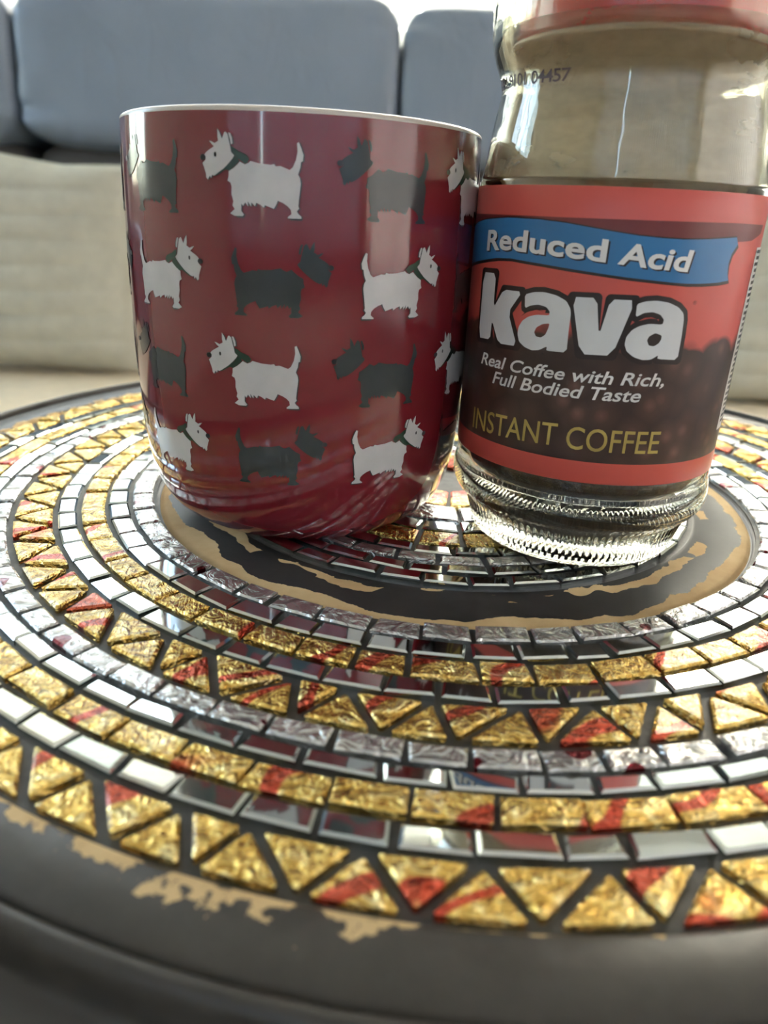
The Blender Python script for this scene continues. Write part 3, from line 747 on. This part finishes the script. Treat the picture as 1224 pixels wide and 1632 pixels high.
v, f = lathe(sc(smooth_prof([(0.383, 0.30), (0.383, 0.7), (0.383, 1.06), (0.379, 1.11), (0.367, 1.18), (0.355, 1.25), (0.345, 1.31), (0.342, 1.34), (0.349, 1.38), (0.369, 1.425), (0.380, 1.47)], 3)), 128)
link('dust_film', mesh('dust_film', v, f, M['film'], True), None, jar)
v, f = lathe(sc([(0, 0.066), (0.255, 0.078), (0.298, 0.110), (0.311, 0.168), (0.338, 0.210), (0.370, 0.250), (0.380, 0.30), (0.381, 0.34), (0.33, 0.365), (0.25, 0.352), (0.12, 0.372), (0, 0.36)]), 128)
link('coffee', mesh('coffee', v, f, M['coffee'], True), None, jar)
v, f = lathe(sc([(0, 1.435), (0.325, 1.435), (0.335, 1.44), (0.338, 1.455), (0.338, 1.66)]), 128); lid = link('lid', mesh('lid', v, f, M['cap'], False), None, jar)
lid['label'] = 'red plastic lid'
v, f = lathe(sc([(0, 1.429), (0.322, 1.429), (0.322, 1.4347), (0, 1.4347)]), 96); link('liner', mesh('liner', v, f, M['liner'], False), None, lid)
v, f = lathe(sc([(0.340 + 0.007 * math.cos(2 * PI * k / 10), 1.437 + 0.008 * math.sin(2 * PI * k / 10)) for k in range(10)]), 160, True, lambda r, z, a, i: r + 0.002 * S * math.sin(a * 61 + 2 * math.sin(a * 23))); link('foil_ring', mesh('foil_ring', v, f, M['foil'], True), None, lid)
v, f = lathe(sc([(0.30, 1.664), (0.425, 1.664), (0.436, 1.675), (0.436, 1.90), (0.42, 1.93), (0.38, 1.94), (0, 1.94)]), 360, False, lambda r, z, a, i: r - (0.004 * S * (1 if math.cos(90 * a) > 0 else 0) if i in (2, 3) else 0))
link('lid_skirt', mesh('lid_skirt', v, f, M['cap'], False), None, lid)

LR = 0.4135
lr = lambda z: LR
v, f = lathe(sc([(LR - 0.001, 0.3065), (LR, 0.3075)] + [(LR, 0.3075 + 0.775 * k / 8) for k in range(1, 8)] + [(LR, 1.0825), (LR - 0.001, 1.0835)]), 256)
lab = link('label', mesh('label', v, f, M['label'], True), None, jar); lab['label'] = 'red and brown paper label with coffee beans'
def art(name, me, mt, lift, fn, parent=lab, rf=lr):
    return link(name, from_bm(name, wrap(me, rf, lift, fn), mt, True), None, parent)
A2 = 1 / 100.0                                       # flat working units: degrees / 100, z
DEGZ = math.degrees(1) / 100.0 / LR                    # keeps offsets even: x in units of arc
def flat(lp): return [(a * math.radians(1) * LR, z) for a, z in lp]
ident = lambda x, y: (math.degrees(x / LR), y)
TOPB = [(-93, 0.972), (-84, 0.984), (-74, 0.993), (-58, 1.001), (-42, 1.000), (-32, 0.995), (-23, 0.987), (-14, 0.979), (-6, 0.973), (2, 0.970), (10, 0.969), (20, 0.972), (33.5, 0.979)]
BOTB = [(35, 0.962), (32.6, 0.940), (31.8, 0.915), (32.4, 0.890), (33.7, 0.872), (28, 0.867), (21, 0.864), (14, 0.863), (8, 0.865), (-8, 0.872), (-23, 0.881), (-40, 0.891), (-54, 0.897), (-62, 0.894), (-70, 0.886), (-80, 0.876), (-92, 0.862)]
def grow(lp, d, dy): return [(a, z + dy) for a, z in lp]
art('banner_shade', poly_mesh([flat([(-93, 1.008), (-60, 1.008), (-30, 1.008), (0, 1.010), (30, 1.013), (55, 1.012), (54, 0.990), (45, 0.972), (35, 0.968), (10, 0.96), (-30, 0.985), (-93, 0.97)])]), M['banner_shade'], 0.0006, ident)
art('banner_outline', poly_mesh([flat(grow(TOPB, 0, 0.003) + [(a + 0.9, z - 0.0075) for a, z in BOTB])]), M['brown_ink'], 0.0010, ident)
art('banner', poly_mesh([flat(TOPB + BOTB)]), M['blue'], 0.0016, ident)
def line(body, a0, a1, zf, capf, mt, name, offset=0.0, shear=0.0, lift=0.0026, ref='H', warp=1.0, space=1.0):
    me = text_mesh(body, offset, shear, space); x0, x1, y0, y1 = bounds(me)
    def fn(x, y):
        t_ = (x - x0) / (x1 - x0); a = a0 + (a1 - a0) * t_
        return a, zf(a) + (y / 0.729) * capf(a)
    return art(name, me, mt, lift, fn)
def lerp_pts(pts):
    def g(a):
        if a <= pts[0][0]: return pts[0][1]
        for (p, q), (p2, q2) in zip(pts, pts[1:]):
            if a <= p2: return q + (q2 - q) * (a - p) / (p2 - p)
        return pts[-1][1]
    return g
zb = lerp_pts([(-70, 0.912), (-58, 0.919), (-45, 0.918), (-30, 0.913), (-16, 0.907), (-12, 0.905), (0, 0.898), (14, 0.893)])
for nm_, mt_, dz_, da_, lf_, of_ in (('banner_text_shadow', M['brown_ink'], -0.0035, 0.7, 0.0022, 0.027), ('banner_text', M['print_white'], 0, 0, 0.0030, 0.027)):
    line('Reduced', -70 + da_, -16 + da_, lambda a: zb(a) + dz_, lambda a: 0.055, mt_, nm_, of_, 0.0, lf_, space=1.02)
    line('Acid', -12 + da_, 14.6 + da_, lambda a: zb(a) + dz_, lambda a: 0.053, mt_, nm_, of_, 0.12, lf_, space=1.02)
KAVA = {
 'k': [[(-70.6, 0.851), (-61.3, 0.853), (-60.8, 0.757), (-55.7, 0.813), (-46.1, 0.814), (-51.9, 0.754), (-45.9, 0.666), (-55.6, 0.663), (-61.0, 0.724), (-61.1, 0.668), (-70.0, 0.664)]],
 'a': [[(-44.7, 0.808), (-40.9, 0.817), (-36.8, 0.82), (-31.8, 0.815), (-27.8, 0.803), (-25.9, 0.784), (-25.5, 0.767), (-25.5, 0.728), (-25.2, 0.669), (-33.0, 0.667), (-33.0, 0.679), (-35.9, 0.666), (-39.0, 0.662), (-42.4, 0.668), (-45.1, 0.68), (-46.2, 0.7), (-46.0, 0.72), (-44.6, 0.738), (-42.1, 0.751), (-38.7, 0.759), (-33.7, 0.761), (-33.5, 0.771), (-35.1, 0.782), (-38.2, 0.786), (-41.3, 0.782), (-44.1, 0.772)], [(-33.0, 0.74), (-35.7, 0.737), (-38.1, 0.726), (-38.9, 0.712), (-37.9, 0.701), (-35.8, 0.7), (-34.2, 0.709), (-33.4, 0.725)]],
 'v': [[(-25.8, 0.815), (-17.0, 0.817), (-14.5, 0.72), (-12.3, 0.816), (-3.7, 0.817), (-8.8, 0.672), (-20.3, 0.669)]],
 'a2': [[(-3.0, 0.808), (-0.1, 0.816), (3.8, 0.819), (8.5, 0.815), (12.5, 0.804), (15.0, 0.789), (15.7, 0.77), (16.1, 0.728), (16.2, 0.667), (8.0, 0.669), (8.0, 0.679), (5.5, 0.667), (2.3, 0.665), (-1.1, 0.672), (-3.9, 0.686), (-5.0, 0.704), (-4.8, 0.724), (-3.2, 0.742), (-0.8, 0.753), (2.6, 0.76), (7.5, 0.759), (7.8, 0.771), (6.1, 0.784), (3.2, 0.79), (0.1, 0.787), (-2.7, 0.775)], [(8.0, 0.731), (5.5, 0.737), (3.4, 0.728), (2.8, 0.717), (3.8, 0.704), (5.7, 0.702), (7.4, 0.71), (8.1, 0.721)]]}
def chaikin(lp, n=1):
    for _ in range(n):
        o_ = []
        for i in range(len(lp)):
            a, b_ = lp[i], lp[(i + 1) % len(lp)]
            o_ += [(0.85 * a[0] + 0.15 * b_[0], 0.85 * a[1] + 0.15 * b_[1]), (0.15 * a[0] + 0.85 * b_[0], 0.15 * a[1] + 0.85 * b_[1])]
        lp = o_
    return lp
def dilate(lp, d, n=2):
    """Outline pushed outwards by d, with rounded corners."""
    ar = sum(lp[i][0] * lp[(i + 1) % len(lp)][1] - lp[(i + 1) % len(lp)][0] * lp[i][1] for i in range(len(lp)))
    sg = 1 if ar > 0 else -1; out = []
    for i in range(len(lp)):
        p, q, r = Vector(lp[i - 1]), Vector(lp[i]), Vector(lp[(i + 1) % len(lp)])
        e1, e2 = (q - p).normalized(), (r - q).normalized(); n1, n2 = Vector((e1.y, -e1.x)) * sg, Vector((e2.y, -e2.x)) * sg
        if (e1.x * e2.y - e1.y * e2.x) * sg > 0.2:
            for k in range(4):
                nn = (n1.lerp(n2, k / 3)).normalized(); out.append(tuple(q + nn * d))
        else:
            nn = (n1 + n2); nn = nn / max(nn.length_squared / 2, 0.4); out.append(tuple(q + nn * d))
    return out
for k, loops in KAVA.items():
    art('logo_letter', poly_mesh([chaikin(flat(lp)) for lp in loops]), M['silver_ink'], 0.0032, ident)
    art('logo_outline', poly_mesh([dilate(flat(loops[0]), 0.013)]), M['brown_ink'], 0.0018, ident)
line('Real Coffee with Rich,', -66, 12.6, lambda a: 0.592 + 0.004 * (a + 66) / 78, lambda a: 0.036, M['print_white'], 'tagline', 0.014, 0.22)
line('Full Bodied Taste', -57, 4.4, lambda a: 0.546 + 0.005 * (a + 57) / 61, lambda a: 0.037, M['print_white'], 'tagline', 0.014, 0.22)
line('INSTANT', -68.3, -24.6, lambda a: 0.389 + 0.018 * (a + 68) / 44, lambda a: 0.068, M['gold_ink'], 'product_text', 0.004, 0.0)
line('COFFEE', -20.8, 15.5, lambda a: 0.404, lambda a: 0.068, M['gold_ink'], 'product_text', 0.004, 0.0)
line('®', 18.3, 19.8, lambda a: 0.811, lambda a: 0.010, M['brown_ink'], 'registered_mark', 0.0, 0.0)
# fine print of the side panel, seen edge-on
bm = bmesh.new(); rr = random.Random(4)
for k in range(30):
    z = 0.94 - k * 0.0165; a0, a1 = 54 + rr.uniform(0, 2), 74 + rr.uniform(0, 8)
    q = [bm.verts.new((a * math.radians(1) * LR, zz, 0)) for a, zz in ((a0, z), (a1, z), (a1, z + 0.009), (a0, z + 0.009))]; bm.faces.new(q)
art('fine_print', from_bm('fine_print', bm), M['ink'], 0.0022, ident)
art('side_panel', poly_mesh([flat([(53, 0.44), (100, 0.44), (100, 0.955), (53, 0.955)])]), M['print_white'], 0.0012, ident)
# date code inked on the neck
def neck_r(z):
    for (a, za), (b_, zb_) in zip(OG2, OG2[1:]):
        if za <= z <= zb_: return a + (b_ - a) * (z - za) / max(zb_ - za, 1e-9)
    return 0.37
me = text_mesh('BB L9101 04457', 0.01, 0.0, 0.9); x0, x1, y0, y1 = bounds(me)
art('date_code', me, M['code_ink'], 0.0015, lambda x, y: (-92 + 52 * (x - x0) / (x1 - x0), 1.333 - 0.010 * (x - x0) / (x1 - x0) + 0.030 * y / 0.729), jar, neck_r)
